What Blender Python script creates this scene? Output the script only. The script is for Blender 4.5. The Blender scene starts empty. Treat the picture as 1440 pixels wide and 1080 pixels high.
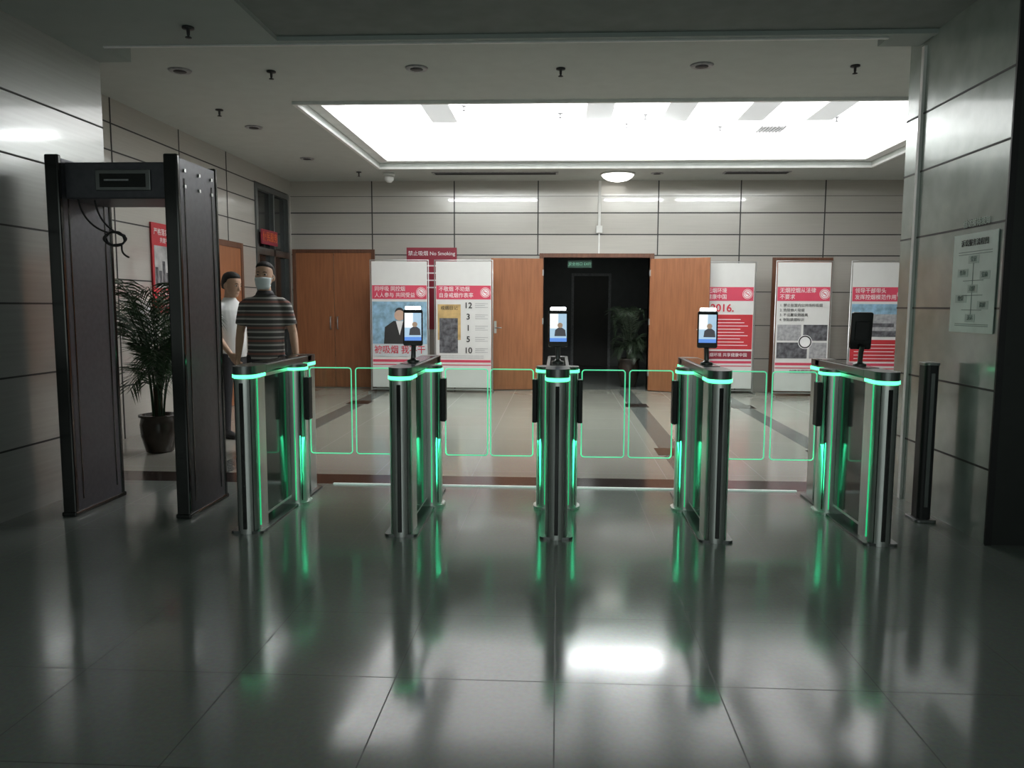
import bpy, bmesh, math, random
from mathutils import Vector, Matrix, Euler
random.seed(7)
scene = bpy.context.scene
try:
    scene.view_settings.view_transform = 'Standard'
except Exception as e:
    print(e)
COL = scene.collection
R = math.radians

# ------------------------------------------------------------------ materials
MATS = {}
def mat(name, col, rough=0.5, metal=0.0, emit=None, estr=0.0, var=0.08, nscale=6.0, stretch=(1,1,1), bump=0.0, spec=0.5, coat=0.0, rvar=0.0, crough=.05):
    if name in MATS: return MATS[name]
    m = bpy.data.materials.new(name); m.use_nodes = True
    nt = m.node_tree; N = nt.nodes; L = nt.links
    b = N['Principled BSDF']
    tc = N.new('ShaderNodeTexCoord'); mp = N.new('ShaderNodeMapping')
    mp.inputs['Scale'].default_value = stretch
    L.new(tc.outputs['Object'], mp.inputs['Vector'])
    nz = N.new('ShaderNodeTexNoise'); nz.inputs['Scale'].default_value = nscale; nz.inputs['Detail'].default_value = 4
    L.new(mp.outputs['Vector'], nz.inputs['Vector'])
    rp = N.new('ShaderNodeValToRGB')
    c = Vector(col[:3])
    lo = c*(1-var); hi = c*(1+var)
    rp.color_ramp.elements[0].color = (*lo, 1); rp.color_ramp.elements[1].color = (min(hi.x,1), min(hi.y,1), min(hi.z,1), 1)
    rp.color_ramp.elements[0].position = .3; rp.color_ramp.elements[1].position = .7
    L.new(nz.outputs['Fac'], rp.inputs['Fac']); L.new(rp.outputs['Color'], b.inputs['Base Color'])
    b.inputs['Roughness'].default_value = rough; b.inputs['Metallic'].default_value = metal
    b.inputs['Specular IOR Level'].default_value = spec
    b.inputs['Coat Weight'].default_value = coat
    b.inputs['Coat Roughness'].default_value = crough
    if rvar:
        mr = N.new('ShaderNodeMapRange'); mr.inputs['To Min'].default_value = max(rough-rvar,0.02); mr.inputs['To Max'].default_value = rough+rvar
        L.new(nz.outputs['Fac'], mr.inputs['Value']); L.new(mr.outputs['Result'], b.inputs['Roughness'])
    if emit:
        b.inputs['Emission Color'].default_value = (*emit, 1); b.inputs['Emission Strength'].default_value = estr
    if bump:
        bp = N.new('ShaderNodeBump'); bp.inputs['Strength'].default_value = bump; bp.inputs['Distance'].default_value = .01
        L.new(nz.outputs['Fac'], bp.inputs['Height']); L.new(bp.outputs['Normal'], b.inputs['Normal'])
    MATS[name] = m
    return m

M_panel = mat('panel_metal_cladding', (.46,.44,.40), .30, .15, var=.035, nscale=2, stretch=(.8,.8,30), spec=.6, coat=1.0, crough=.035)
M_panel_near = mat('panel_near_cladding', (.44,.45,.43), .25, .15, var=.05, nscale=2, stretch=(.8,.8,20), spec=.6, coat=.8, crough=.07)
M_joint = mat('joint_dark', (.03,.03,.03), .6)
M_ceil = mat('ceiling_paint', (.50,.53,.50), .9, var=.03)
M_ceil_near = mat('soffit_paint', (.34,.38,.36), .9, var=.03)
M_white = mat('white_paint', (.75,.76,.74), .5)
M_wood = mat('wood_door', (.30,.118,.052), .35, var=.16, nscale=4, stretch=(8,8,.6))
M_wood_d = mat('wood_frame', (.13,.055,.03), .4, var=.2, nscale=4, stretch=(8,8,.6))
M_steel = mat('brushed_steel', (.66,.68,.67), .30, .85, var=.1, nscale=8, stretch=(30,30,.4), rvar=.05)
M_steel_d = mat('dark_steel', (.20,.21,.21), .28, .85, var=.1)
M_black = mat('black_gloss', (.012,.013,.013), .12, 0)
M_blackm = mat('black_matte', (.02,.02,.022), .5)
M_sideg = mat('side_smoked_glass', (.05,.065,.06), .1, 0)
M_char = mat('detector_charcoal', (.085,.085,.10), .38, .3, var=.12, nscale=30)
M_alu = mat('aluminium', (.6,.6,.6), .3, .9)
M_green = mat('green_led', (.1,.8,.4), .4, emit=(.12,1,.42), estr=2.2)
M_green2 = mat('green_led_strip', (.1,.8,.4), .4, emit=(.03,1,.36), estr=.45)
M_gedge = mat('green_glass_edge', (.2,.8,.5), .4, emit=(.12,1,.5), estr=.62)
M_lum = mat('luminous_ceiling', (.8,.8,.8), .6, emit=(1,1,1), estr=3.0)
M_lumoff = mat('luminous_panel_dim', (.6,.6,.6), .6, emit=(.95,1,1), estr=.42)
M_tube = mat('tube_lamp', (.9,.9,.9), .4, emit=(.95,1,1), estr=55)
M_lamp = mat('dome_lamp_glass', (.9,.9,.9), .4, emit=(1,.97,.9), estr=4)
M_led = mat('led_white', (.9,.9,.9), .4, emit=(.95,1,1), estr=6)
M_thr = mat('threshold_steel_glow', (.7,.72,.7), .3, .6, emit=(.8,1,.95), estr=.25)  # faint emission imitates light reflected by the steel strip
M_pot = mat('pot_glaze', (.04,.03,.024), .2, var=.2)
M_soil = mat('soil', (.03,.02,.015), .9)
M_leaf = mat('palm_leaf', (.03,.065,.028), .45, var=.35, nscale=10)
M_paper = mat('banner_vinyl', (.70,.70,.68), .5, var=.02)
M_pink = mat('banner_pink', (.60,.06,.11), .5, var=.04)
M_red = mat('banner_red', (.50,.03,.04), .5, var=.08)
M_redd = mat('board_dark_red', (.26,.02,.04), .5, var=.08)
M_greyp = mat('banner_grey', (.35,.35,.36), .5, var=.3, nscale=20)
M_photo = mat('banner_photo_dark', (.10,.10,.11), .5, var=.8, nscale=14)
M_bluep = mat('banner_photo_blue', (.25,.42,.55), .5, var=.4, nscale=9)
M_tan = mat('banner_tan', (.55,.38,.16), .5, var=.3)
M_txtw = mat('text_white', (.85,.85,.85), .6)
M_txtk = mat('text_black', (.03,.03,.03), .6)
M_txtr = mat('text_red', (.6,.03,.06), .6)
M_orange = mat('sign_orange', (.75,.16,.04), .5)
M_notice = mat('notice_paper', (.74,.84,.79), .5)
M_dark = mat('corridor_dark', (.16,.165,.165), .6)

def glass_mat(name, tint, gfac):
    m = bpy.data.materials.new(name); m.use_nodes = True
    nt = m.node_tree; N = nt.nodes; L = nt.links
    N.remove(N['Principled BSDF'])
    t = N.new('ShaderNodeBsdfTransparent'); t.inputs[0].default_value = (*tint,1)
    g = N.new('ShaderNodeBsdfGlossy'); g.inputs['Roughness'].default_value = .03
    fr = N.new('ShaderNodeFresnel'); fr.inputs['IOR'].default_value = gfac
    mx = N.new('ShaderNodeMixShader')
    L.new(fr.outputs[0], mx.inputs[0]); L.new(t.outputs[0], mx.inputs[1]); L.new(g.outputs[0], mx.inputs[2])
    L.new(mx.outputs[0], N['Material Output'].inputs['Surface'])
    return m
M_glass = glass_mat('clear_glass', (.92,.96,.94), 1.3)

def floor_mat(name, c1, c2, mortar, w, off, rough, rv, spec=.6, ms=.003):
    m = bpy.data.materials.new(name); m.use_nodes = True
    nt = m.node_tree; N = nt.nodes; L = nt.links
    b = N['Principled BSDF']
    tc = N.new('ShaderNodeTexCoord'); mp = N.new('ShaderNodeMapping')
    mp.inputs['Location'].default_value = off
    L.new(tc.outputs['Object'], mp.inputs['Vector'])
    br = N.new('ShaderNodeTexBrick'); br.offset = 0; br.squash = 1
    br.inputs['Scale'].default_value = 1; br.inputs['Brick Width'].default_value = w; br.inputs['Row Height'].default_value = w
    br.inputs['Mortar Size'].default_value = ms; br.inputs['Mortar Smooth'].default_value = .3
    br.inputs['Color1'].default_value = (*c1,1); br.inputs['Color2'].default_value = (*c2,1); br.inputs['Mortar'].default_value = (*mortar,1)
    L.new(mp.outputs['Vector'], br.inputs['Vector'])
    nz = N.new('ShaderNodeTexNoise'); nz.inputs['Scale'].default_value = 60; nz.inputs['Detail'].default_value = 6
    L.new(tc.outputs['Object'], nz.inputs['Vector'])
    mx = N.new('ShaderNodeMix'); mx.data_type = 'RGBA'; mx.blend_type = 'MULTIPLY'; mx.inputs[0].default_value = .35
    L.new(br.outputs['Color'], mx.inputs[6]); L.new(nz.outputs['Color'], mx.inputs[7])
    L.new(mx.outputs[2], b.inputs['Base Color'])
    n2 = N.new('ShaderNodeTexNoise'); n2.inputs['Scale'].default_value = 1.6; n2.inputs['Detail'].default_value = 3
    L.new(tc.outputs['Object'], n2.inputs['Vector'])
    mr = N.new('ShaderNodeMapRange'); mr.inputs['From Min'].default_value=.3; mr.inputs['From Max'].default_value=.7
    mr.inputs['To Min'].default_value = rough-rv; mr.inputs['To Max'].default_value = rough+rv
    L.new(n2.outputs['Fac'], mr.inputs['Value'])
    ad = N.new('ShaderNodeMath'); ad.operation='MULTIPLY_ADD'; ad.inputs[1].default_value=.3
    L.new(br.outputs['Fac'], ad.inputs[0]); L.new(mr.outputs['Result'], ad.inputs[2])
    L.new(ad.outputs[0], b.inputs['Roughness'])
    b.inputs['Specular IOR Level'].default_value = spec
    return m

# ------------------------------------------------------------------ helpers
def empty(name, loc=(0,0,0), rotz=0, rot=None):
    e = bpy.data.objects.new(name, None); e.empty_display_size = .1
    e.location = loc; e.rotation_euler = rot if rot else (0,0,rotz)
    COL.objects.link(e); return e

def addobj(name, me, m=None, parent=None, loc=(0,0,0), rot=(0,0,0)):
    o = bpy.data.objects.new(name, me); COL.objects.link(o)
    if m is not None: me.materials.append(m)
    o.location = loc; o.rotation_euler = rot
    if parent: o.parent = parent
    return o

def bm_box(bm, x0,x1,y0,y1,z0,z1):
    vs=[bm.verts.new(p) for p in [(x0,y0,z0),(x1,y0,z0),(x1,y1,z0),(x0,y1,z0),(x0,y0,z1),(x1,y0,z1),(x1,y1,z1),(x0,y1,z1)]]
    for f in [(0,3,2,1),(4,5,6,7),(0,1,5,4),(1,2,6,5),(2,3,7,6),(3,0,4,7)]:
        bm.faces.new([vs[i] for i in f])

def fin(name, bm, m, parent=None, loc=(0,0,0), rot=(0,0,0), smooth=False, bevel=0, bseg=2):
    bmesh.ops.recalc_face_normals(bm, faces=bm.faces)
    me = bpy.data.meshes.new(name); bm.to_mesh(me); bm.free()
    if smooth:
        for p in me.polygons: p.use_smooth = True
    o = addobj(name, me, m, parent, loc, rot)
    if bevel:
        md = o.modifiers.new('bevel','BEVEL'); md.width = bevel; md.segments = bseg; md.limit_method='ANGLE'
    return o

def box(name, xr, yr, zr, m, parent=None, bevel=0, rot=(0,0,0)):
    cx,cy,cz = [(a[0]+a[1])/2 for a in (xr,yr,zr)]
    bm = bmesh.new()
    bm_box(bm, xr[0]-cx,xr[1]-cx,yr[0]-cy,yr[1]-cy,zr[0]-cz,zr[1]-cz)
    return fin(name,bm,m,parent,(cx,cy,cz),rot,bevel=bevel)

def boxes(name, lst, m, parent=None, bevel=0):
    bm = bmesh.new()
    for (xr,yr,zr) in lst: bm_box(bm,*xr,*yr,*zr)
    return fin(name,bm,m,parent,bevel=bevel)

def prism(name, pts, z0, z1, m, parent=None, bevel=0, smooth=False, loc=(0,0,0)):
    bm = bmesh.new()
    a=[bm.verts.new((p[0],p[1],z0)) for p in pts]; b=[bm.verts.new((p[0],p[1],z1)) for p in pts]
    n=len(pts)
    bm.faces.new(list(reversed(a))); bm.faces.new(b)
    for i in range(n): bm.faces.new([a[i],a[(i+1)%n],b[(i+1)%n],b[i]])
    o = fin(name,bm,m,parent,loc,bevel=bevel)
    return o

def stadium(hx, hy, r, seg=8):
    pts=[]
    for (cx,cy,a0) in [(hx-r,hy-r,0),(-hx+r,hy-r,90),(-hx+r,-hy+r,180),(hx-r,-hy+r,270)]:
        for k in range(seg+1):
            a=R(a0+90*k/seg); pts.append((cx+r*math.cos(a),cy+r*math.sin(a)))
    return pts

def lathe(name, prof, m, parent=None, loc=(0,0,0), seg=32):
    bm=bmesh.new(); rings=[]
    for r,z in prof:
        rings.append([bm.verts.new((r*math.cos(2*math.pi*k/seg), r*math.sin(2*math.pi*k/seg), z)) for k in range(seg)])
    for i in range(len(rings)-1):
        for k in range(seg):
            bm.faces.new([rings[i][k],rings[i][(k+1)%seg],rings[i+1][(k+1)%seg],rings[i+1][k]])
    bm.faces.new(rings[0]); bm.faces.new(rings[-1])
    return fin(name,bm,m,parent,loc,smooth=True)

def tube(name, pts, r, m, parent=None, cyclic=False, spline='POLY', res=2):
    cu=bpy.data.curves.new(name,'CURVE'); cu.dimensions='3D'; cu.bevel_depth=r; cu.bevel_resolution=res
    if spline=='POLY':
        s=cu.splines.new('POLY'); s.points.add(len(pts)-1)
        for p,q in zip(s.points,pts): p.co=(*q,1)
    else:
        s=cu.splines.new('NURBS'); s.points.add(len(pts)-1); s.order_u=4; s.use_endpoint_u=True
        for p,q in zip(s.points,pts): p.co=(*q,1)
    s.use_cyclic_u=cyclic; cu.use_fill_caps=True
    cu.materials.append(m)
    o=bpy.data.objects.new(name,cu); COL.objects.link(o)
    if parent: o.parent=parent
    return o

def text(name, body, loc, size, m, parent, rot=(R(90),0,0), align='CENTER', sx=1.0, bold=0.0):
    cu=bpy.data.curves.new(name,'FONT'); cu.body=body; cu.size=size; cu.align_x=align; cu.align_y='CENTER'
    cu.extrude=.0008; cu.offset=bold
    cu.materials.append(m)
    o=bpy.data.objects.new(name,cu); COL.objects.link(o); o.location=loc; o.rotation_euler=rot; o.scale=(sx,1,1); o.parent=parent
    return o

# ------------------------------------------------------------------ room
BY=12.9; CZ=3.45; LX=-4.5; RX=8.0
FM = floor_mat('floor_near_tiles',(.30,.325,.305),(.28,.305,.285),(.09,.095,.09),.6,(0,.25,0),.125,.05,.52,.003)
f=box('floor',(-4.6,8),(-3.2,5.86),(-.1,0),FM)
cx,cy=(8-4.6)/2,(5.86-3.2)/2
FM.node_tree.nodes['Mapping'].inputs['Location'].default_value=(cx, cy-2.75+.6*6, 0)
FL = floor_mat('floor_lobby_tiles',(.48,.46,.41),(.46,.44,.39),(.25,.24,.22),.8,(0,0,0),.14,.04)
box('floor_lobby',(-4.6,8),(6.2,BY+.1),(-.1,0),FL)
M_band = mat('dark_granite_band',(.04,.027,.025),.15,var=.5,nscale=60)
box('floor_border',(-4.6,8),(5.86,6.2),(-.1,0),M_band)
M_bandg = mat('grey_granite_band',(.16,.165,.16),.15,var=.3,nscale=60)
inl=empty('floor_inlay',(0,0,0))
lst=[]
for x in (-2.85,1.12,2.6,5.0): lst.append(((x-.11,x+.11),(6.2,BY-.02),(0,.002)))
boxes('bands',lst,M_bandg,inl)
lst=[]
for x in (-2.85,1.12,2.6,5.0):
    for y in (7.4,10.9): lst.append(((x-.16,x+.16),(y-.18,y+.18),(0,.004)))
boxes('squares',lst,M_band,inl)
box('trim_threshold',(-1.75,1.83),(5.835,5.86),(0,.01),M_thr)

wb=empty('wall_back',(0,BY,0))
DX0,DX1,DH=-.25,1.50,2.2
boxes('cladding',[((LX-.1,DX0),(0,.2),(0,CZ+.6)),((DX1,RX),(0,.2),(0,CZ+.6)),((DX0,DX1),(0,.2),(DH,CZ+.6))],M_panel,wb)
lst=[]
for z in (2.24,2.58,2.93,3.2):
    lst.append(((LX,RX),(-.004,.0),(z-.009,z+.009) if z<3.1 else (z-.003,z+.003)))
for z in (.55,1.1,1.65):
    lst.append(((LX,DX0-.05),(-.004,0),(z-.006,z+.006))); lst.append(((DX1+.05,RX),(-.004,0),(z-.006,z+.006)))
for x in (-3.12,-1.74,-.35,1.62,2.95,4.3,5.7):
    lst.append(((x-.009,x+.009),(-.005,0),(2.24 if -.4<x<1.7 else 0,CZ)))
boxes('joints',lst,M_joint,wb)

wl=empty('wall_left',(LX,0,0))
boxes('cladding',[((-.2,0),(5.9,11.35),(0,CZ+.6)),((-.2,0),(11.35,12.78),(3.22,CZ+.6)),((-.2,0),(12.78,BY),(0,CZ+.6))],M_panel,wl)
lst=[]
for z in (.55,1.1,1.65,2.24,2.58,2.93,3.2):
    lst.append(((0,.004),(5.97,11.35),(z-.007,z+.007)))
for y in (7.7,9.1,10.4): lst.append(((0,.005),(y-.007,y+.007),(0,CZ)))
boxes('joints',lst,M_joint,wl)

wn=empty('wall_left_near',(0,0,0))
box('cladding',(LX,-3.55),(-3.2,5.97),(0,CZ+.6),M_panel_near,wn)
lst=[]
for z in (.45,.92,1.4,1.9,2.36,2.76): lst.append(((-3.55,-3.546),(-3.2,5.97),(z-.006,z+.006)))
for y in (4.4,2.4,.4): lst.append(((-3.55,-3.545),(y-.006,y+.006),(0,3.25)))
boxes('joints',lst,M_joint,wn)

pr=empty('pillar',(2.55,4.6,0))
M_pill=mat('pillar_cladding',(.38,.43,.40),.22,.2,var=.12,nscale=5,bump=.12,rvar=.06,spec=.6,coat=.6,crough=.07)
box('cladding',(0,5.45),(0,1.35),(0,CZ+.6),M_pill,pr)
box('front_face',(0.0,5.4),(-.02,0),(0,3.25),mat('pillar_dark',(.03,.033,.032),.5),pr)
lst=[]
for z in (.45,.92,1.4,1.9,2.36,2.76): lst.append(((-.004,0),(-.02,1.35),(z-.006,z+.006)))
boxes('joints',lst,M_joint,pr)
box('corner_trim',(-.02,0),(1.09,1.13),(0,3.22),M_white,pr)
box('edge_trim',(-.008,.03),(-.03,-.02),(0,3.25),M_blackm,pr)

box('wall_right_near',(3.6,3.8),(-3.2,4.58),(0,3.25),M_panel_near)
box('wall_rear',(-4.6,3.8),(-3.4,-3.2),(0,3.25),M_panel_near)
box('wall_right',(RX,RX+.2),(4.6,BY+.2),(0,CZ+.6),M_panel)

TX0,TX1,TY0,TY1=-2.68,4.5,7.95,11.6
ce=empty('ceiling',(0,0,CZ))
boxes('lobby_ceiling',[((LX,TX0),(5.6,BY),(0,.1)),((TX1,RX),(5.6,BY),(0,.1)),((TX0,TX1),(5.6,TY0),(0,.1)),((TX0,TX1),(TY1,BY),(0,.1))],M_ceil,ce)
tr=empty('ceiling_light_tray',(0,0,CZ))
boxes('tray_sides',[((TX0-.05,TX0),(TY0-.05,TY1+.05),(.1,.5)),((TX1,TX1+.05),(TY0-.05,TY1+.05),(.1,.5)),((TX0,TX1),(TY0-.05,TY0),(.1,.5)),((TX0,TX1),(TY1,TY1+.05),(.1,.5))],M_white,tr)
g=.14
boxes('tray_lip',[((TX0,TX0+g),(TY0,TY1),(.06,.12)),((TX1-g,TX1),(TY0,TY1),(.06,.12)),((TX0+g,TX1-g),(TY1-g,TY1),(.06,.12)),((TX0+g,TX1-g),(TY0,TY0+g),(.06,.12))],M_white,tr)
boxes('tray_edge',[((TX0-.04,TX0),(TY0-.04,TY1+.04),(-.03,.0)),((TX1,TX1+.04),(TY0-.04,TY1+.04),(-.03,.0)),((TX0,TX1),(TY1,TY1+.04),(-.03,.0)),((TX0,TX1),(TY0-.04,TY0),(-.03,.0))],M_white,tr)
box('luminous_panel',(TX0,TX1),(TY0,TY1),(.42,.46),M_lum,tr)
lst=[]
for x in (-1.55,.50,1.5,2.5,3.4): lst.append(((x-.17,x+.17),(8.6,10.6),(.405,.42)))
boxes('dim_panels',lst,M_lumoff,tr)
lst=[((-2.5,-.5),(TY0+.25,TY0+.30),(.3,.34)),((1.0,2.3),(TY0+.25,TY0+.30),(.3,.34)),((2.6,4.1),(TY0+.25,TY0+.30),(.3,.34)),((.2,1.6),(11.0,11.05),(.34,.38))]
boxes('tubes',lst,M_tube,tr)
lst=[]
for i in range(8): lst.append(((2.75+i*.045,2.775+i*.045),(10.95,11.3),(.40,.42)))
boxes('air_grille',lst,M_greyp,tr)
for i,(x,y) in enumerate(((-1.2,9.8),(0.0,10.2),(0.9,10.8),(2.2,11.0),(1.1,10.3),(3.6,10.5))):
    lathe('tray_sprinkler_%d'%i,[(.001,-.06),(.02,-.06),(.02,-.05),(.01,-.045),(.012,-.01),(.04,0)],M_greyp,tr,(x,y,.42),seg=12)

sf=empty('ceiling_near',(0,0,3.25))
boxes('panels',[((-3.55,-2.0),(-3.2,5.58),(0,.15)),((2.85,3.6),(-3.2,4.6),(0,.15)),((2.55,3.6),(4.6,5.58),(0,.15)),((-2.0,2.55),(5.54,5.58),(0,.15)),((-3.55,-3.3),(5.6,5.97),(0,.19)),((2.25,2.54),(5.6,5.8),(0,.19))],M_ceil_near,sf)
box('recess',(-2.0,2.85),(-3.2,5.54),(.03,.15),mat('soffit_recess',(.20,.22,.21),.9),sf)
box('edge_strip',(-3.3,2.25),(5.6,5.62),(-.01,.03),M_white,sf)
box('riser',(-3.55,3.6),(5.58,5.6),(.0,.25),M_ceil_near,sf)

def sprinkler(x,y,z):
    e=empty('fire_sprinkler',(x,y,z))
    lathe('head',[(.001,-.001),(.04,-.001),(.04,-.012),(.012,-.016),(.010,-.05),(.006,-.06),(.02,-.065),(.022,-.07),(.001,-.072)][::-1],M_blackm,e,seg=16)
def downlight(x,y,z):
    e=empty('recessed_downlight',(x,y,z))
    lathe('rim',[(.001,-.012),(.06,-.012),(.09,-.014),(.10,-.001),(.001,-.001)],M_greyp,e,seg=24)
    lathe('lens',[(.001,-.016),(.055,-.016),(.055,-.012),(.001,-.012)],M_blackm,e,seg=24)
sprinkler(-2.5,5.25,3.25)
for x,y in ((-2.55,6.9),(0.0,6.9),(2.5,6.9),(-3.6,8.2),(-3.1,12.0)): sprinkler(x,y,CZ)
for x,y in ((-3.35,6.85),(-1.25,6.85),(1.2,6.85),(-3.55,9.0),(-3.55,10.9),(1.5,12.2)): downlight(x,y,CZ)
e=empty('ceiling_dome_lamp',(.9,12.25,CZ))
lathe('shade',[(.002,-.12),(.08,-.115),(.16,-.095),(.22,-.06),(.25,-.025),(.25,-.02)],M_lamp,e)
lathe('base',[(.27,-.022),(.27,0),(.2,0)],M_white,e)
e=empty('security_camera',(-2.65,12.1,CZ))
lathe('mount',[(.085,-.05),(.09,0),(.03,0)],M_white,e); lathe('dome',[(.002,-.15),(.035,-.145),(.07,-.11),(.078,-.07),(.075,-.05)],M_white,e)
e=empty('air_vent',(-1.0,12.15,CZ))
box('frame',(-.98,.98),(-.1,.1),(-.012,0),M_greyp,e)
boxes('slots',[((-.94,.94),(-.08+i*.035,-.06+i*.035),(-.016,-.012)) for i in range(5)],M_blackm,e)
e=empty('air_vent',(3.0,12.15,CZ))
box('frame',(-.5,.5),(-.1,.1),(-.012,0),M_greyp,e)
boxes('slots',[((-.47,.47),(-.08+i*.035,-.06+i*.035),(-.016,-.012)) for i in range(5)],M_blackm,e)
e=empty('wall_conduit',(.66,BY,0))
box('pipe',(-.02,.02),(-.03,-.005),(2.72,CZ-.005),M_white,e); box('junction_box',(-.05,.05),(-.05,-.005),(2.6,2.72),M_white,e,bevel=.005)
box('exit_conduit',(-.01,.01),(-.02,-.005),(2.26,2.6),M_white,e)

# ------------------------------------------------------------------ doors
d=empty('door_1',(0,BY,0))
boxes('frame',[((DX0-.07,DX0),(-.04,.2),(0,DH+.07)),((DX1,DX1+.07),(-.04,.2),(0,DH+.07)),((DX0,DX1),(-.04,.2),(DH,DH+.07))],M_wood_d,d,bevel=.004)
def leaf(name,hx,ang,side,w=.88):
    p=empty(name,(hx,-.06,0),ang); p.parent=d
    xr=(-w,0) if side<0 else (0,w)
    box('slab',xr,(-.022,.022),(.01,2.18),M_wood,p,bevel=.003)
    hxp=-w+.07 if side<0 else w-.07
    box('lock_plate',(hxp-.02,hxp+.02),(-.028,-.022),(.95,1.15),M_alu,p)
    tube('handle',[(hxp,-.028,1.04),(hxp,-.07,1.04),(hxp+.1*(-1 if side>0 else 1),-.07,1.04)],.009,M_alu,p)
    boxes('hinges',[((-.012 if side<0 else -.012,.012),(-.03,-.022),(z,z+.1)) for z in (.25,1.1,1.9)],M_alu,p)
leaf('leaf_left',DX0-.01,R(8),-1,.86); leaf('leaf_right',DX1+.01,R(-25),1,.98)
co=empty('corridor',(0,BY+.2,0))
boxes('shell',[((-1.8,-1.7),(0,5),(0,2.7)),((2.9,3.0),(0,5),(0,2.7)),((-1.8,3.0),(5,5.1),(0,2.7)),((-1.8,3),(0,5),(2.6,2.7))],M_dark,co)
box('floor_corridor',(-1.8,3.0),(BY,BY+5.3),(-.1,-.001),mat('corridor_floor',(.15,.15,.145),.25))
boxes('far_frame',[((.3,.36),(4.95,5),(0,2.1)),((1.16,1.22),(4.95,5),(0,2.1)),((.3,1.22),(4.95,5),(2.1,2.16))],M_greyp,co)
box('far_leaf',(.36,1.16),(4.96,5),(.01,2.1),mat('far_door_dark',(.05,.045,.04),.5),co)
boxes('side_panels',[((2.86,2.9),(1.0,1.06),(0,2.6)),((2.86,2.9),(2.2,2.26),(0,2.6)),((-1.7,-1.66),(2,2.06),(0,2.6))],M_greyp,co)
l=bpy.data.lights.new('corridor_fill','AREA'); l.shape='DISK'; l.size=.4; l.energy=2.0; l.color=(.95,1,.97)  # added weak fill to lift the dark corridor, no fixture modelled
o=bpy.data.objects.new('corridor_fill',l); COL.objects.link(o); o.parent=co; o.location=(.6,3.0,2.58)
e=empty('exit_sign',(.35,BY+.1,2.1))
box('case',(-.2,.2),(-.015,.015),(-.06,.06),mat('exit_green_off',(.01,.05,.03),.4),e)
text('letters','安全出口 EXIT',(0,-.017,0),.06,mat('exit_letters',(.2,.5,.35),.5,emit=(.2,.8,.5),estr=.05),e)

def wall_door(name,x0,x1,h,split=True):
    e=empty(name,(0,BY,0))
    boxes('frame',[((x0-.06,x0),(-.035,-.004),(0,h+.06)),((x1,x1+.06),(-.035,-.004),(0,h+.06)),((x0,x1),(-.035,-.004),(h,h+.06))],M_wood_d,e,bevel=.004)
    mid=(x0+x1)/2
    if split:
        boxes('leaves',[((x0,mid-.004),(-.025,-.004),(.01,h)),((mid+.004,x1),(-.025,-.004),(.01,h))],M_wood,e,bevel=.003)
        tube('handle_left',[(mid-.06,-.03,1.0),(mid-.06,-.07,1.0),(mid-.06,-.07,1.2),(mid-.06,-.03,1.2)],.01,M_alu,e)
        tube('handle_right',[(mid+.06,-.03,1.0),(mid+.06,-.07,1.0),(mid+.06,-.07,1.2),(mid+.06,-.03,1.2)],.01,M_alu,e)
    else:
        box('leaf',(x0,x1),(-.025,-.004),(.01,h),M_wood,e,bevel=.003)
        tube('handle',[(x0+.08,-.03,1.05),(x0+.08,-.07,1.05),(x0+.2,-.07,1.05)],.01,M_alu,e)
wall_door('door_2',-4.42,-3.14,2.27)
wall_door('door_3',3.55,4.4,2.15,False)

e=empty('door_4',(LX,0,0))
boxes('frame',[((0,.04),(9.75,9.83),(0,2.26)),((0,.04),(10.72,10.8),(0,2.26)),((0,.04),(9.83,10.72),(2.18,2.26))],M_wood_d,e,bevel=.004)
box('leaf',(0,.03),(9.83,10.72),(.01,2.18),M_wood,e,bevel=.003)
tube('handle',[(.03,9.93,1.05),(.07,9.93,1.05),(.07,10.05,1.05)],.01,M_alu,e)
e=empty('window_1',(LX,0,0))
boxes('frame',[((-.12,.02),(11.36,11.44),(0,3.2)),((-.12,.02),(12.70,12.77),(0,3.2)),((-.12,.02),(11.44,12.70),(3.12,3.2)),((-.12,.02),(11.44,12.70),(2.16,2.26)),((-.12,.02),(12.05,12.1),(0,3.12)),((-.12,.02),(11.44,12.7),(0,.12)),((-.12,.02),(11.44,12.7),(1.0,1.05))],M_steel_d,e)
box('glass',(-.06,-.05),(11.44,12.7),(.1,3.15),M_black,e)
box('backing',(-.2,-.19),(11.36,12.77),(0,3.2),M_dark,e)
e=empty('hanging_sign',(LX+.06,11.75,2.42))
box('plate',(-.01,.01),(-.32,.32),(-.11,.11),M_redd,e)
text('letters','便民服务',(.014,0,0),.15,M_orange,e,rot=(R(90),0,R(90)),bold=.001)
e=empty('door_plate',(LX+.008,9.95,2.43)); box('plate',(-.006,.006),(-.13,.13),(-.08,.08),mat('brass_plate',(.30,.2,.12),.4,.5),e)

# ------------------------------------------------------------------ posters
def ring(name,r0,r1,m,parent,loc,seg=40):
    bm=bmesh.new(); a=[];b=[]
    for k in range(seg):
        t=2*math.pi*k/seg
        a.append(bm.verts.new((r0*math.cos(t),0,r0*math.sin(t)))); b.append(bm.verts.new((r1*math.cos(t),0,r1*math.sin(t))))
    for k in range(seg): bm.faces.new([a[k],a[(k+1)%seg],b[(k+1)%seg],b[k]])
    return fin(name,bm,m,parent,loc)
def nosmoke(parent,x,y,z,r,m1,m2):
    ring('symbol_disc',.0001,r,m1,parent,(x,y,z))
    ring('symbol_ring',r*.78,r*.92,m2,parent,(x,y-.002,z)); ring('symbol_ring_inner',r*.5,r*.6,m2,parent,(x,y-.002,z))
    box('symbol_slash',(x-r*.55,x+r*.55),(y-.003,y-.002),(z-r*.06,z+r*.06),m2,parent,rot=(0,R(45),0))
    box('symbol_cigarette',(x-r*.35,x+r*.35),(y-.0035,y-.0025),(z-r*.05,z+r*.05),m2,parent)

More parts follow.
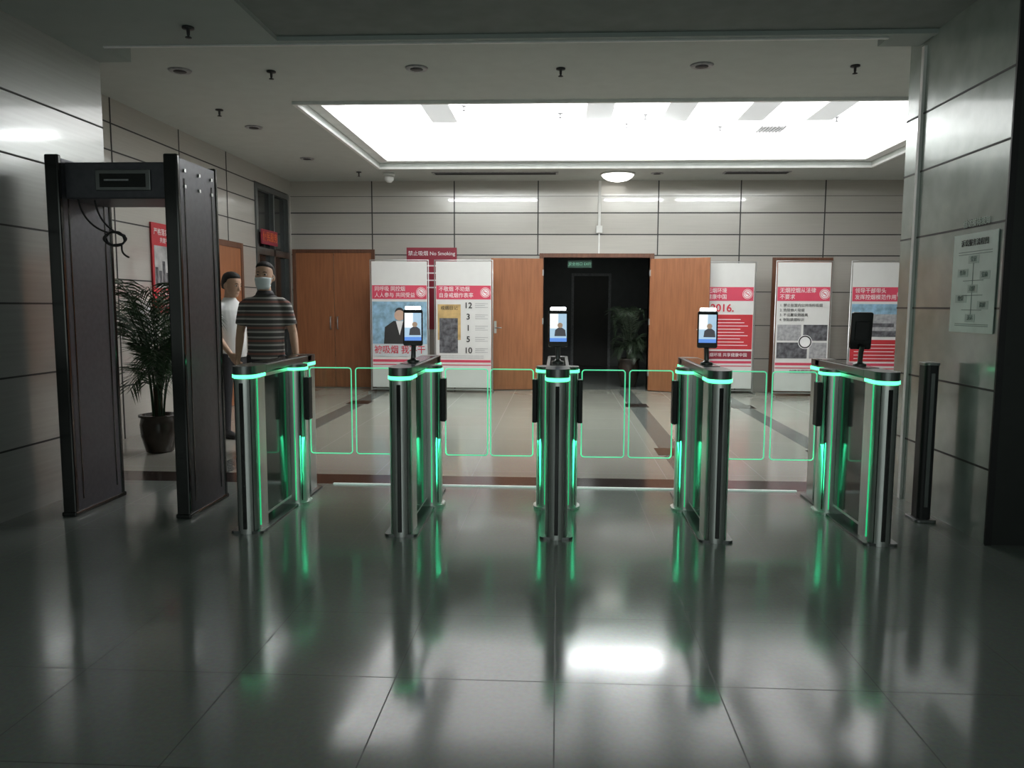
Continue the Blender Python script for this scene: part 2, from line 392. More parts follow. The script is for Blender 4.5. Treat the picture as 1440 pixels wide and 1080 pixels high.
def banner(x0,x1,y,l1,l2,kind,H=2.10):
    w=x1-x0; e=empty('banner_stand',((x0+x1)/2,y,0)); h=w/2
    tube('frame',[(-h,0,.03),(-h,0,H+.02),(h,0,H+.02),(h,0,.03)],.011,M_alu,e)
    boxes('feet',[((-h-.012,-h+.012),(-.18,.18),(0,.025)),((h-.012,h+.012),(-.18,.18),(0,.025)),((-h,h),(-.01,.01),(.04,.06))],M_alu,e)
    box('sheet',(-h+.02,h-.02),(-.004,.004),(.08,H),M_paper,e)
    Y=-.006
    def p(n,a,b,c,d_,m,dy=0): box(n,(a*w,b*w),(Y-dy-.001,Y-dy),(c,d_),m,e)
    p('header_band',-.47,.47,1.50,1.72,M_pink)
    text('header_line_1',l1,(-.43*w,Y-.004,1.66),.084,M_txtw,e,align='LEFT',bold=0,sx=.95)
    text('header_line_2',l2,(-.43*w,Y-.004,1.56),.084,M_txtw,e,align='LEFT',bold=0,sx=.95)
    nosmoke(e,.375*w,Y-.003,1.61,.08,M_txtw,M_pink)
    p('footer_band',-.47,.47,.49,.53,M_pink); p('footer_band_2',-.47,.47,.44,.455,M_pink)
    if kind==1:
        p('picture',-.47,.47,.60,1.46,M_bluep)
        bm=bmesh.new()
        bm.faces.new([bm.verts.new((a,Y-.003,b)) for a,b in [(-.26,.76),(.26,.76),(.24,1.05),(.1,1.15),(-.1,1.15),(-.24,1.05)]])
        fin('figure_suit',bm,M_txtk,e)
        ring('figure_head',.0001,.085,mat('print_skin',(.6,.4,.3),.6),e,(0,Y-.004,1.24)); ring('figure_hair',.0001,.075,M_txtk,e,(0,Y-.0035,1.29))
        bm=bmesh.new(); bm.faces.new([bm.verts.new(q) for q in ((-.06,Y-.005,1.15),(.06,Y-.005,1.15),(0,Y-.005,.92))]); fin('figure_shirt',bm,M_txtw,e)
        p('slogan_band',-.47,.47,.58,.78,mat('slogan_pale',(.55,.60,.62),.5),.004)
        text('slogan','被吸烟 我不干',(0,Y-.008,.68),.14,M_txtr,e,bold=.001,sx=.95)
    if kind==2:
        p('picture',-.45,-.05,.85,1.42,M_tan); p('picture_dark',-.42,-.1,.64,1.2,M_photo,.001)
        text('picture_title','戒烟日记',(-.25*w,Y-.004,1.36),.07,M_txtk,e)
        for i,(n,t) in enumerate((('12','小时'),('3','个月'),('1','年'),('5','年'),('10','年'))):
            z=1.40-i*.18
            text('number_%d'%(i+1),n,(.08*w,Y-.004,z),.13,M_txtk,e,bold=.002)
            for j in range(3): p('caption_%d_%d'%(i,j),.2,.42-.05*(j%2),z+.03-j*.03,z+.037-j*.03,M_greyp)
        for i in range(2): p('footer_text_%d'%i,-.4,.35,.56+i*.03,.567+i*.03,M_greyp)
    if kind==3:
        p('block',-.47,.47,.72,1.28,M_red); text('year','2016.',(-.02*w,Y-.006,1.38),.17,M_txtr,e,bold=.003)
        for i in range(9): p('line_%d'%i,-.4,.4-.06*(i%3),.78+i*.052,.79+i*.052,M_txtw,.001)
        p('block_2',-.47,.47,.56,.69,M_redd)
        text('block_text','营造无烟环境 共享健康中国',(0,Y-.006,.625),.065,M_txtw,e)
    if kind==4:
        for i,t in enumerate(('1. 禁止在室内公共场所吸烟','2. 劝阻他人吸烟','3. 不设置吸烟器具','4. 张贴禁烟标识')):
            text('rule_%d'%i,t,(-.42*w,Y-.004,1.43-i*.075),.055,M_txtk,e,align='LEFT')
        p('photo_1',-.45,-.02,.88,1.13,M_greyp); p('photo_2',.02,.45,.88,1.13,M_photo); p('photo_3',-.45,.1,.6,.85,M_photo); p('photo_4',.14,.45,.6,.85,M_greyp)
        ring('photo_dial',.0001,.11,M_txtw,e,(.05,Y-.004,.86)); ring('photo_dial_ring',.08,.1,M_txtk,e,(.05,Y-.005,.86))
        text('slogan','创建无烟环境',(0,Y-.006,.39),.06,M_txtk,e)
    if kind==5:
        p('picture',-.47,.47,.95,1.46,M_bluep); p('building',-.3,.3,1.0,1.3,M_greyp,.001); p('building_windows',-.26,.26,1.1,1.16,M_photo,.002); p('ground',-.47,.47,.95,1.04,M_photo,.0015)
        p('block',-.47,.47,.56,.9,M_red)
        for i in range(5): p('line_%d'%i,-.4,.4-.06*(i%3),.60+i*.055,.61+i*.055,M_txtw,.001)
banner(-3.02,-2.08,12.3,'同呼吸 同控烟','人人参与 共同受益',1)
banner(-1.98,-1.05,12.3,'不敬烟 不劝烟','自身戒烟作表率',2)
banner(2.16,3.16,12.6,'营造无烟环境','共享健康中国',3)
banner(3.40,4.26,12.3,'无烟控烟从法律','不要求',4)
banner(4.55,5.45,12.3,'领导干部带头','发挥控烟模范作用',5)
e=empty('notice_board',(-2.12,BY-.02,0))
box('board',(-.42,.42),(-.01,.01),(1.0,2.36),M_redd,e)
text('title','禁止吸烟 No Smoking',(0,-.014,2.26),.085,M_txtw,e)
for i in range(4): box('line_%d'%i,(-.1,.36),(-.013,-.011),(2.05-i*.12,2.07-i*.12),M_txtw,e)

e=empty('wall_poster',(LX+.012,8.72,0))
box('backing',(-.01,.01),(-.36,.36),(1.3,2.3),M_red,e)
box('photo',(.01,.012),(-.32,.32),(1.58,2.05),mat('poster_sky',(.45,.45,.45),.5,var=.4),e)
for i in range(8):
    yy=-.31+i*.078; hh=random.uniform(.12,.34)
    box('skyline_%d'%i,(.012,.0125),(yy,yy+.06),(1.60,1.62+hh),M_photo,e)
text('title','严格落实安全责任',(.013,0,2.2),.08,M_txtw,e,rot=(R(90),0,R(90)))
text('subtitle','共建平安单位',(.013,0,2.11),.065,M_txtw,e,rot=(R(90),0,R(90)))
text('body','安全第一 预防为主',(.013,0,1.5),.065,M_txtw,e,rot=(R(90),0,R(90)))
text('body_2','综合治理',(.013,0,1.4),.065,M_txtw,e,rot=(R(90),0,R(90)))

e=empty('wall_notice',(2.546,4.89,0)); rr=(R(90),0,R(-90))
box('sheet',(-.006,-.002),(-.25,.25),(1.25,1.86),M_notice,e)
text('title','诉讼服务流程图',(-.008,0,1.80),.045,M_txtk,e,rot=rr)
text('heading','信访接待须知',(-.004,-.0,1.92),.05,mat('heading_white',(.6,.7,.65),.5),e,rot=rr)
M_nt=mat('notice_ink',(.25,.33,.30),.6)
M_nt2=mat('notice_box',(.55,.65,.60),.6)
lst=[]
for i,(a,b,z) in enumerate([(-.06,.06,1.70),(-.19,-.08,1.60),(.06,.18,1.62),(-.06,.05,1.52),(-.19,-.07,1.42),(.06,.19,1.46),(-.05,.06,1.34)]):
    lst.append(((-.0075,-.006),(a,b),(z-.025,z+.025)))
boxes('flow_boxes',lst,M_nt2,e)
lst=[((-.0075,-.006),(-.003,.003),(1.36,1.68)),((-.0075,-.006),(-.12,.11),(1.568,1.572)),((-.0075,-.006),(-.12,.11),(1.478,1.482)),((-.0075,-.006),(-.12,.11),(1.388,1.392))]
for z in (1.73,1.745,1.29,1.30): lst.append(((-.0075,-.006),(-.2,.18),(z,z+.004)))
boxes('flow_lines',lst,M_nt,e)
for i,(y,z,t) in enumerate([(0,1.70,'登记'),(-.135,1.60,'安检'),(.12,1.62,'咨询'),(0,1.52,'立案'),(-.13,1.42,'调解'),(.125,1.46,'缴费'),(0,1.34,'送达')]):
    text('step_%d'%i,t,(-.009,y,z),.035,M_nt,e,rot=rr)

e=empty('barrier_post',(2.42,5.12,0))
prism('column',stadium(.045,.06,.03),.02,1.03,M_blackm,e)
prism('base_plate',stadium(.07,.09,.03),0,.02,M_steel_d,e,bevel=.003)
prism('cap',stadium(.05,.065,.03),1.03,1.05,M_steel_d,e,bevel=.004)
box('slot',(-.012,.012),(-.064,-.06),(.1,.98),M_steel_d,e)

# ------------------------------------------------------------------ turnstiles
def dshape(hw, y0, y1, seg=32):
    pts=[(hw,y1),(-hw,y1)]
    yc=y0+hw*1.05
    for k in range(seg+1):
        a=math.pi+math.pi*k/seg
        pts.append((hw*math.cos(a), yc+hw*1.05*math.sin(a)))
    return pts
def turnstile(x, lw, rw, terminal):
    e=empty('turnstile_gate',(x,5.0,0))
    hw=.068
    prism('front_column',dshape(hw,-.50,-.30),0.0,.955,M_steel,e)
    box('front_glass',(-.012,.012),(-.506,-.496),(.03,.93),M_black,e,bevel=.003)
    for s in (-1,1): box('trim_line_%d'%s,(s*.046-.003,s*.046+.003),(-.482,-.474),(.01,.95),M_black,e)
    prism('front_ring',dshape(hw+.008,-.508,-.30),.960,.979,M_green,e)
    prism('front_cap',dshape(hw+.004,-.505,-.28),.979,1.03,M_steel_d,e)
    box('side_panel_body',(-.045,.045),(-.30,.62),(.06,.97),M_steel,e)
    for s,on in ((-1,lw),(1,rw)):
        box('side_glass_%d'%s,tuple(sorted((s*.044,s*.05))),(-.29,.18),(.08,.95),M_sideg,e)
        if on and not (lw and rw):
            box('side_led_%d'%s,tuple(sorted((s*.067,s*.072))),(-.43,-.42),(.04,.95),M_green2,e)
        if on:
            l=bpy.data.lights.new('lane_green_fill','AREA'); l.shape='RECTANGLE'; l.size=.04; l.size_y=.55; l.energy=.5; l.color=(.05,1,.42)  # added green fill for the glow on columns and floor, no fitting
            o=bpy.data.objects.new('lane_green_fill_%d'%s,l); COL.objects.link(o); o.parent=e
            o.location=(s*.152,.20,.40); o.rotation_euler=(R(70),0,R(s*60))
    prism('top_board',stadium(.072,.46,.02),.985,1.03,M_steel_d,e,bevel=.004,loc=(0,.17,0))
    box('top_inset',(-.05,.05),(-.2,.55),(1.03,1.034),M_black,e)
    rear=[(p[0],.25-p[1]) for p in dshape(hw,-.50,-.30)][::-1]
    prism('rear_column',rear,0,.955,M_steel,e)
    rear=[(p[0],.25-p[1]) for p in dshape(hw+.008,-.508,-.30)][::-1]
    prism('rear_ring',rear,.955,.978,M_green,e)
    rear=[(p[0],.25-p[1]) for p in dshape(hw+.004,-.505,-.28)][::-1]
    prism('rear_cap',rear,.978,1.03,M_steel_d,e)
    prism('pivot_column',stadium(.142,.085,.075,16),0,.95,M_steel,e,loc=(0,.27,0))
    prism('pivot_ring',stadium(.150,.093,.08,16),.95,.970,M_green,e,loc=(0,.27,0))
    prism('pivot_cap',stadium(.146,.089,.078,16),.970,.99,M_steel_d,e,loc=(0,.27,0))
    for s in (-1,1):
        box('pivot_led_%d'%s,(s*.082-.003,s*.082+.003),(.180,.186),(.04,.945),M_green2,e)
        box('pivot_seam_%d'%s,(s*.125-.003,s*.125+.003),(.186,.192),(.04,.945),M_black,e)
    prism('foot_plate',stadium(.10,.62,.03),0,.015,M_steel_d,e,loc=(0,.13,0))
    prism('pivot_foot',stadium(.16,.10,.08),0,.02,M_steel,e,loc=(0,.27,0))
    for s,on in ((-1,lw),(1,rw)):
        if not on: continue
        box('wing_hub_%d'%s,tuple(sorted((s*.14,s*.172))),(.23,.31),(.60,.90),M_blackm,e,bevel=.006)
        x0,x1=sorted((s*.168,s*.462)); z0,z1=.36,.965
        cxx=(x0+x1)/2; hx=(x1-x0)/2; hz=(z1-z0)/2; cz=(z0+z1)/2
        pts=stadium(hx,hz,.02,5)
        bm=bmesh.new()
        a=[bm.verts.new((cxx+p[0],.264,cz+p[1])) for p in pts]; b=[bm.verts.new((cxx+p[0],.276,cz+p[1])) for p in pts]
        bm.faces.new(a); bm.faces.new(b[::-1])
        for i in range(len(a)): bm.faces.new([a[i],a[(i+1)%len(a)],b[(i+1)%len(a)],b[i]])
        fin('wing_glass_%d'%s,bm,M_glass,e)
        tube('wing_edge_%d'%s,[(cxx+p[0],.27,cz+p[1]) for p in pts],.004,M_gedge,e,cyclic=True)
    if terminal:
        facing = terminal
        t=empty('face_terminal',(0,.0,0),0 if facing==1 else math.pi); t.parent=e
        t.location=(0,-.02,0)
        lathe('pole_base',[(.04,1.03),(.04,1.045),(.02,1.05),(.016,1.06)],M_steel_d,t,seg=20)
        tube('pole',[(0,0,1.04),(0,0.01,1.12),(0,0.03,1.16)],.016,M_steel_d,t)
        s=empty('terminal_head',(0,0,1.255),rot=(R(-8),0,R(8 if x<0 else (-8 if x>.5 else 3)))); s.parent=t
        bmp=stadium(.063,.118,.012,4)
        bm=bmesh.new()
        a=[bm.verts.new((p[0],-.012,p[1])) for p in bmp]; b=[bm.verts.new((p[0],.012,p[1])) for p in bmp]
        bm.faces.new(a); bm.faces.new(b[::-1])
        for i in range(len(a)): bm.faces.new([a[i],a[(i+1)%len(a)],b[(i+1)%len(a)],b[i]])
        fin('case',bm,M_black,s,bevel=.003)
        if facing==1:
            box('display',(-.054,.054),(-.0145,-.013),(-.085,.095),mat('display_glow',(.5,.6,.7),.3,emit=(.45,.66,.85),estr=.8,var=.3,nscale=12),s)
            box('display_wall',(-.054,.0),(-.0155,-.0146),(.0,.095),mat('display_bright',(.8,.8,.8),.3,emit=(.9,.92,.9),estr=1.0),s)
            ms=mat('display_person',(.1,.1,.1),.4,emit=(.10,.10,.12),estr=.5)
            ring('display_face',.0001,.017,mat('display_skin',(.4,.3,.2),.4,emit=(.5,.35,.25),estr=.6),s,(.012,-.0175,.02))
            bm=bmesh.new(); bm.faces.new([bm.verts.new((a_,-.0165,b_)) for a_,b_ in ((-.025,-.05),(.05,-.05),(.045,-.01),(.025,.005),(0,.005),(-.02,-.01))]); fin('display_body',bm,ms,s)
            box('display_bar',(-.054,.054),(-.0165,-.0146),(-.085,-.062),mat('display_blue',(.1,.2,.6),.3,emit=(.12,.3,.8),estr=.9),s)
            box('lamp_bar',(-.05,.05),(-.02,.012),(.119,.138),M_led,s,bevel=.004)
        else:
            box('back_plate',(-.04,.04),(.012,.02),(-.06,.06),M_blackm,s,bevel=.004)
turnstile(-1.90,False,True,0)
turnstile(-.945,True,True,1)
turnstile(0.0,True,True,1)
turnstile(.955,True,True,1)
turnstile(1.92,True,False,2)

# ------------------------------------------------------------------ metal detector
e=empty('metal_detector_gate',(-2.8,5.1,0))
for n,x in (('left',-.41),('right',.36)):
    p=empty('panel_'+n,(x,0,0)); p.parent=e
    prism('slab',stadium(.04,.27,.03,5),.02,2.32,M_char,p)
    for sy in (-1,1): box('end_cap_%d'%sy,(-.045,.045),(sy*.27-.02,sy*.27+.02),(.0,2.34),M_black,p,bevel=.01)
    box('foot',(-.05,.05),(-.3,.3),(0,.03),M_black,p,bevel=.008)
    boxes('inner_ribs',[((.04,.043),(-.2,-.19),(.1,2.2)),((.04,.043),(.19,.2),(.1,2.2))],M_black,p)
box('cross_unit',(-.37,.32),(-.22,.22),(2.07,2.30),M_char,e,bevel=.01)
box('display_frame',(-.16,.2),(-.235,-.22),(2.12,2.25),M_steel_d,e,bevel=.004)
box('display_glass',(-.13,.17),(-.238,-.235),(2.14,2.225),M_black,e)
box('display_keys',(-.10,.06),(-.240,-.238),(2.18,2.19),M_greyp,e)
boxes('bolts',[((.403,.409),(y,y+.02),(z,z+.02)) for y in (-.2,0,.18) for z in (2.24,2.14)],M_alu,e)
pts=[(-.22,-.15,2.07),(-.20,-.16,1.97),(-.12,-.17,1.88)]
for k in range(40):
    a=k*.62; pts.append((-.08+.07*math.cos(a)+.01*math.sin(k*1.7),-.18+.012*math.sin(k*.9),1.82+.045*math.sin(a)+.008*math.cos(k*2.1)))
pts+=[(-.02,-.2,1.78),(-.03,-.2,1.72),(.02,-.2,1.70)]
tube('power_cable',pts,.006,M_blackm,e,spline='NURBS')
tube('power_cable_upper',[(-.3,-.2,2.08),(-.28,-.21,1.95),(-.2,-.2,1.88),(-.12,-.19,1.86)],.006,M_blackm,e,spline='NURBS')

# ------------------------------------------------------------------ plants
def palm(name,loc,nf,H,spread,m,potr=.16,poth=.3,seed=1):
    rnd=random.Random(seed)
    e=empty(name,loc)
    lathe('pot',[(potr*.6,0),(potr*.72,.01),(potr*.95,poth*.45),(potr*1.0,poth*.75),(potr*.92,poth*.92),(potr*1.05,poth*.95),(potr*1.05,poth),(potr*.85,poth),(potr*.85,poth*.9)],M_pot,e)
    lathe('soil',[(potr*.86,poth*.86),(potr*.86,poth*.9)],M_soil,e)
    bm=bmesh.new()
    def quad(a,b,c,d_): bm.faces.new([bm.verts.new(v) for v in (a,b,c,d_)])
    for i in range(nf):
        az=2*math.pi*i/nf+rnd.uniform(-.3,.3); top=H*rnd.uniform(.5,1.0); sp=spread*rnd.uniform(.5,1.0)
        base=Vector((rnd.uniform(-.04,.04),rnd.uniform(-.04,.04),poth*.9))
        P=[]
        n=16
        for k in range(n+1):
            t=k/n
            r=sp*(t**1.6); z=poth*.9+(top-poth)*(1-(1-t)**1.7) - (t**4)*.16*H
            P.append(base+Vector((math.cos(az)*r,math.sin(az)*r,z-poth*.9)))
        for k in range(n):
            a,b=P[k],P[k+1]; t=(b-a).normalized(); s=t.cross(Vector((0,0,1)))
            s = s.normalized() if s.length>.01 else Vector((1,0,0)); w=.006*(1-k/n)+.002
            u=s.cross(t)
            quad(a-s*w,a+s*w,b+s*w,b-s*w); quad(a-u*w,a+u*w,b+u*w,b-u*w)
            if k>=5:
                for sub in (0,.5):
                    q=a.lerp(b,sub)
                    ll=.25*spread/.45*math.sin(math.pi*min(1,(k-3.5+sub)/(n-2.0)))**.7+.03
                    for sd in (-1,1):
                        dirv=(s*sd*.85+t*.8+Vector((0,0,-.05+rnd.uniform(-.1,.1)))).normalized()
                        mid=q+dirv*ll*.5; tip=q+dirv*ll+Vector((0,0,-.2*ll))
                        ww=.010
                        quad(q,mid-t*ww,tip,mid+t*ww)
    fin('fronds',bm,m,e)
    for i in range(4):
        a=i*1.7; tube('stem_%d'%i,[(.02*math.cos(a),.02*math.sin(a),poth*.85),(.03*math.cos(a),.03*math.sin(a),poth+.25)],.012,mat('stem_brown',(.08,.06,.03),.7),e)
palm('potted_palm',(-3.78,7.05,0),28,1.88,.55,M_leaf,.17,.36,3)
palm('potted_palm',(1.24,13.5,0),24,1.6,.42,mat('palm_leaf_b',(.025,.042,.022),.45,var=.3),.19,.5,5)

# ------------------------------------------------------------------ people
def loft(bm, pts, rad, seg=16, ref=Vector((0,1,0))):
    pts=[Vector(p) for p in pts]; rings=[]
    for i,p in enumerate(pts):
        t=(pts[min(i+1,len(pts)-1)]-pts[max(i-1,0)]).normalized()
        rf=ref if abs(t.dot(ref))<.9 else Vector((0,0,1))
        u=rf.cross(t).normalized(); v=t.cross(u).normalized()
        r=rad[i]; a,b=(r if isinstance(r,tuple) else (r,r))
        rings.append([bm.verts.new(p+u*a*math.cos(2*math.pi*k/seg)+v*b*math.sin(2*math.pi*k/seg)) for k in range(seg)])
    for i in range(len(rings)-1):
        for k in range(seg): bm.faces.new([rings[i][k],rings[i][(k+1)%seg],rings[i+1][(k+1)%seg],rings[i+1][k]])
    bm.faces.new(rings[0][::-1]); bm.faces.new(rings[-1])
def hloft(bm, levels, seg=24):
    rings=[]
    for z,yc,rx,ry in levels:
        rings.append([bm.verts.new((rx*math.cos(2*math.pi*k/seg), yc+ry*math.sin(2*math.pi*k/seg), z)) for k in range(seg)])
    for i in range(len(rings)-1):
        for k in range(seg): bm.faces.new([rings[i][k],rings[i][(k+1)%seg],rings[i+1][(k+1)%seg],rings[i+1][k]])
    bm.faces.new(rings[0][::-1]); bm.faces.new(rings[-1])
def remesh(o,v,sm=4):
    md=o.modifiers.new('fuse','REMESH'); md.mode='VOXEL'; md.voxel_size=v; md.use_smooth_shade=True
    s=o.modifiers.new('smooth','SMOOTH'); s.iterations=sm; s.factor=.5
def hand(bm, w, d_, n, sd=1):
    w=Vector(w); d_=Vector(d_).normalized(); n=Vector(n); n=(n-d_*n.dot(d_)).normalized(); s=d_.cross(n)*sd
    loft(bm,[w-d_*.03,w,w+d_*.03,w+d_*.07,w+d_*.095],[(.026,.022),(.027,.02),(.036,.017),(.040,.016),(.036,.013)],12,ref=n)
    for i,L in enumerate((.068,.078,.072,.056)):
        off=s*(-.029+i*.0195); b=w+d_*.085+off
        p1=b+d_*L*.45+n*.006; p2=p1+d_*L*.3+n*.016; p3=p2+d_*L*.2+n*.02
        loft(bm,[b,p1,p2,p3],[.0095,.0088,.008,.0065],8,ref=n)
    b=w+d_*.025-s*.028
    loft(bm,[b,b-s*.022+d_*.028+n*.01,b-s*.03+d_*.055+n*.016,b-s*.03+d_*.075+n*.018],[.013,.011,.010,.008],8,ref=n)
SKIN=mat('skin',(.60,.38,.27),.55,var=.08); HAIR=mat('hair_black',(.014,.012,.011),.7,var=.3,nscale=60)
HEAD=[(1.512,-.048,.022,.022),(1.525,-.04,.042,.045),(1.55,-.024,.056,.066),(1.585,-.010,.066,.084),(1.62,-.004,.071,.092),(1.655,0,.074,.096),(1.69,.004,.073,.094),(1.718,.006,.062,.080),(1.738,.006,.042,.055),(1.75,.006,.014,.018)]
def person(name,loc,rotz,scale,arms,shirt,trous,maskm=None,headrot=(0,0,0),headscale=1.04,collar=None):
    e=empty(name,loc,rotz); e.scale=(scale,)*3
    piv=Vector((0,.01,1.52))
    MH=Matrix.Translation(piv)@Euler(headrot).to_matrix().to_4x4()@Matrix.Scale(headscale,4)@Matrix.Translation(-piv)
    hb=bmesh.new()
    hloft(hb,HEAD)
    hloft(hb,[(1.588,-.098,.012,.010),(1.598,-.104,.017,.014),(1.62,-.096,.011,.012),(1.645,-.086,.009,.008)],12)
    for s in (-1,1):
        loft(hb,[(s*.074,.008,1.585),(s*.080,.012,1.60),(s*.082,.014,1.625),(s*.076,.010,1.642)],[(.007,.010),(.009,.016),(.009,.018),(.006,.010)],10)
    loft(hb,[(-.02,-.088,1.558),(0,-.093,1.558),(.02,-.088,1.558)],[.006,.008,.006],8)
    hb.transform(MH)
    hloft(hb,[(1.40,.02,.075,.065),(1.47,.015,.058,.058),(1.53,.004,.055,.057),(1.58,0,.05,.055)])
    for (sh,el,wr,hd,n) in arms:
        sh,el,wr=Vector(sh),Vector(el),Vector(wr)
        loft(hb,[sh,sh.lerp(el,.4),sh.lerp(el,.85),el,el.lerp(wr,.25),el.lerp(wr,.7),wr],[.046,.044,.040,.038,.039,.031,.026],14)
        d0=Vector(hd).normalized(); n0=Vector(n); n0=(n0-d0*n0.dot(d0)).normalized(); s0=d0.cross(n0)
        fr=Vector((0,-1,0)) if abs(d0.y)<.7 else Vector((0,0,1))
        hand(hb,wr,hd,n,-1 if s0.dot(fr)>0 else 1)
    o=fin('head_and_arms',hb,SKIN,e,smooth=True); remesh(o,.006,3)
    b=bmesh.new()
    hloft(b,[(1.575,.044,.056,.058),(1.61,.043,.074,.068),(1.65,.040,.079,.073),(1.69,.028,.080,.084),(1.712,.014,.077,.094),(1.731,.008,.067,.086),(1.750,.006,.048,.062),(1.763,.006,.018,.024)])
    b.transform(MH)
    o=fin('hair',b,HAIR,e,smooth=True); remesh(o,.006,1)
    ew=mat('eye_white',(.6,.6,.58),.3); ek=mat('eye_dark',(.02,.012,.01),.2)
    for s in (-1,1):
        for nm,m,r,yy in (('eye',ew,.011,-.080),('iris',ek,.008,-.0865)):
            b=bmesh.new(); bmesh.ops.create_uvsphere(b,u_segments=12,v_segments=8,radius=r); b.transform(MH@Matrix.Translation((s*.031,yy,1.636))@Matrix.Diagonal((1.15,1,.7,1))); fin('%s_%d'%(nm,s),b,m,e,smooth=True)
        b=bmesh.new(); loft(b,[(s*.014,-.092,1.656),(s*.03,-.091,1.660),(s*.047,-.080,1.656)],[.0025,.0035,.002],8); b.transform(MH); fin('brow_%d'%s,b,HAIR,e)
    b=bmesh.new(); loft(b,[(-.022,-.092,1.558),(0,-.099,1.559),(.022,-.092,1.558)],[.002,.003,.002],8); b.transform(MH); fin('lips',b,mat('lips',(.35,.12,.1),.5),e)
    if maskm:
        b=bmesh.new()
        hloft(b,[(1.508,-.040,.040,.054),(1.525,-.036,.056,.068),(1.55,-.026,.067,.084),(1.58,-.018,.074,.101),(1.60,-.015,.076,.109),(1.612,-.012,.076,.104)])
        bmesh.ops.delete(b,geom=[v for v in b.verts if v.co.y>-.018],context='VERTS'); b.transform(MH)
        o=fin('face_mask',b,maskm,e,smooth=True); s=o.modifiers.new('thick','SOLIDIFY'); s.thickness=.003
        for s in (-1,1):
            b=bmesh.new(); loft(b,[(s*.074,-.03,1.60),(s*.084,-.002,1.625)],[.002,.002],6); b.transform(MH); fin('ear_loop_%d'%s,b,maskm,e)
    b=bmesh.new()
    hloft(b,[(.86,.0,.170,.125),(.95,0,.168,.13),(1.05,0,.165,.13),(1.18,-.003,.172,.125),(1.28,0,.180,.122),(1.36,.003,.182,.110),(1.405,.008,.160,.096),(1.435,.010,.125,.084),(1.465,.012,.085,.072),(1.480,.012,.070,.067)])
    for (sh,el,wr,hd,n) in arms:
        sh,el=Vector(sh),Vector(el); sg=math.copysign(1,sh.x)
        loft(b,[sh+Vector((-.09*sg,0,.028)),sh+Vector((-.035*sg,0,.016)),sh+Vector((.0,0,-.008)),sh.lerp(el,.3),sh.lerp(el,.72)],[.045,.052,.055,.057,.057],16)
    hloft(b,[(1.455,.012,.072,.07),(1.495,.010,.064,.064)])
    o=fin('shirt',b,shirt,e,smooth=True); remesh(o,.009,5)
    if collar:
        b=bmesh.new(); hloft(b,[(1.462,.006,.086,.080),(1.478,.008,.080,.076),(1.502,.010,.068,.068)])
        o=fin('collar',b,collar,e,smooth=True)
    b=bmesh.new()
    hloft(b,[(.78,0,.15,.105),(.86,0,.163,.115),(.96,0,.155,.11)])
    for s in (-1,1):
        loft(b,[(s*.085,0,.90),(s*.092,0,.78),(s*.10,-.005,.50),(s*.105,.005,.28),(s*.11,.01,.07)],[.098,.092,.07,.062,.056],16)
    o=fin('trousers',b,trous,e,smooth=True); remesh(o,.012,4)
    b=bmesh.new()
    for s in (-1,1):
        loft(b,[(s*.11,.055,.045),(s*.11,.02,.05),(s*.115,-.06,.045),(s*.12,-.14,.032),(s*.12,-.19,.026)],[(.03,.04),(.042,.048),(.046,.042),(.047,.030),(.03,.02)],14)
        bm_box(b,s*.115-.04,s*.115+.04,-.19,.08,0,.02)
    o=fin('shoes',b,M_blackm,e,smooth=True); remesh(o,.007,3)
    return e

st=bpy.data.materials.new('striped_shirt'); st.use_nodes=True
nt=st.node_tree; N=nt.nodes; L=nt.links
tc=N.new('ShaderNodeTexCoord'); sp=N.new('ShaderNodeSeparateXYZ'); L.new(tc.outputs['Object'],sp.inputs[0])
m1=N.new('ShaderNodeMath'); m1.operation='DIVIDE'; m1.inputs[1].default_value=.12; L.new(sp.outputs['Z'],m1.inputs[0])
m2=N.new('ShaderNodeMath'); m2.operation='FRACT'; L.new(m1.outputs[0],m2.inputs[0])
rp=N.new('ShaderNodeValToRGB'); rp.color_ramp.interpolation='CONSTANT'
els=rp.color_ramp.elements; els[0].color=(.09,.085,.085,1); els[1].position=.28; els[1].color=(.50,.48,.46,1)
for pos,c in ((.42,(.12,.11,.11)),(.58,(.28,.13,.11)),(.74,(.10,.09,.09)),(.88,(.46,.44,.42))):
    q=els.new(pos); q.color=(*c,1)
L.new(m2.outputs[0],rp.inputs[0]); L.new(rp.outputs[0],N['Principled BSDF'].inputs['Base Color']); N['Principled BSDF'].inputs['Roughness'].default_value=.85
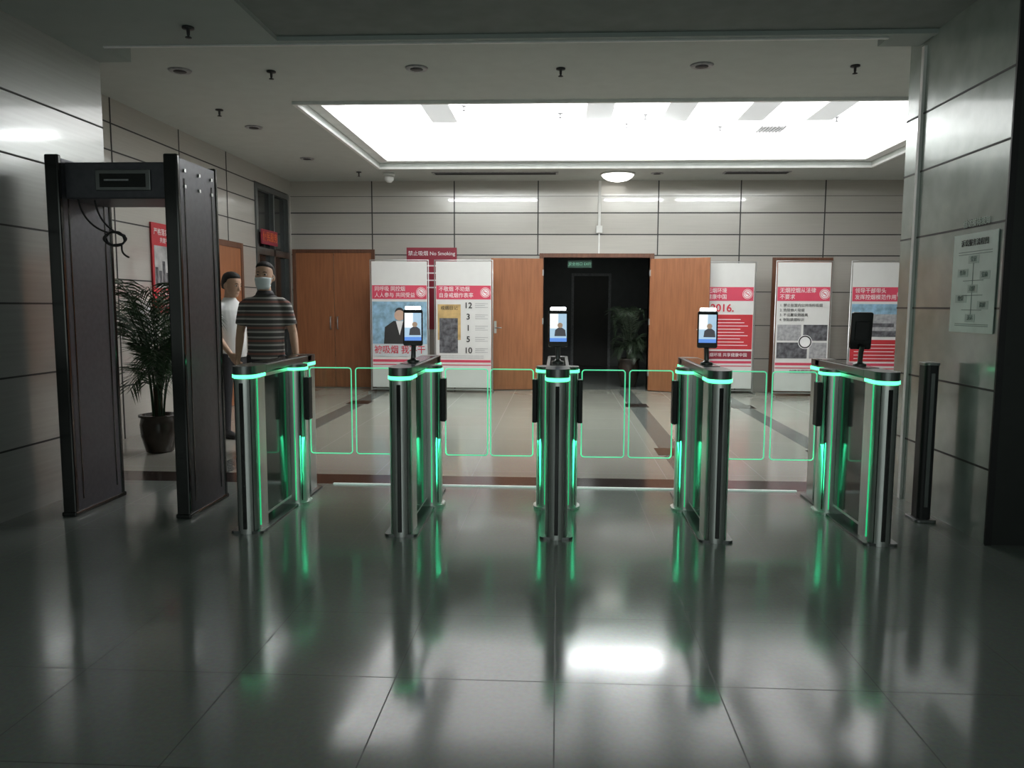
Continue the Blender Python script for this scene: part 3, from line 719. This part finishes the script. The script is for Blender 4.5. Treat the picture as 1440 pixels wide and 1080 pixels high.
M_tshirt=mat('white_tshirt',(.82,.83,.83),.85,var=.03)
M_trous=mat('dark_trousers',(.03,.03,.035),.85); M_mask=mat('mask_blue',(.66,.74,.76),.8,var=.03)

person('man_in_striped_shirt',(-2.78,7.2,0),R(8),1.02,
  [((.185,0,1.375),(.245,.02,1.11),(.285,-.06,.885),(.12,-.25,-1),(-1,-.2,0)),
   ((-.185,0,1.375),(-.24,.03,1.11),(-.235,-.09,.885),(.05,-.3,-1),(1,-.2,0))],
  st,M_trous,M_mask,headrot=(R(-3),0,R(-4)),collar=mat('polo_collar',(.07,.065,.07),.85))
person('man_in_white_shirt',(-3.44,7.95,0),R(62),.985,
  [((.185,0,1.375),(.24,-.06,1.12),(.20,-.27,.98),(-.1,-1,-.5),(-1,0,-.2)),
   ((-.185,0,1.375),(-.22,-.02,1.11),(-.18,-.20,.91),(.1,-.7,-.8),(1,0,-.2))],
  M_tshirt,M_trous,None,headrot=(R(12),0,R(10)))

# ------------------------------------------------------------------ world, light & camera
w=bpy.data.worlds.new('world'); scene.world=w; w.use_nodes=True
w.node_tree.nodes['Background'].inputs[0].default_value=(.5,.6,.55,1); w.node_tree.nodes['Background'].inputs[1].default_value=.02
def area(name,loc,rot,sx,sy,p,col):
    l=bpy.data.lights.new(name,'AREA'); l.shape='RECTANGLE'; l.size=sx; l.size_y=sy; l.energy=p; l.color=col
    o=bpy.data.objects.new(name,l); COL.objects.link(o); o.location=loc; o.rotation_euler=rot; return o
area('rear_fill',(0,-3.0,1.7),(R(90),0,0),5.5,2.4,52,(.88,1,.94))  # added fill from behind the camera, brightens the near zone; no window there

cam=bpy.data.cameras.new('camera'); cam.lens=27; cam.sensor_width=36; cam.shift_x=-.008; cam.clip_end=100
co_=bpy.data.objects.new('camera',cam); COL.objects.link(co_)
Mx=Matrix.Translation((0,0,1.4))@Matrix.Rotation(R(2.8),4,'Z')@Matrix.Rotation(R(90-5.8),4,'X')@Matrix.Rotation(R(.3),4,'Z')
co_.matrix_world=Mx
scene.camera=co_
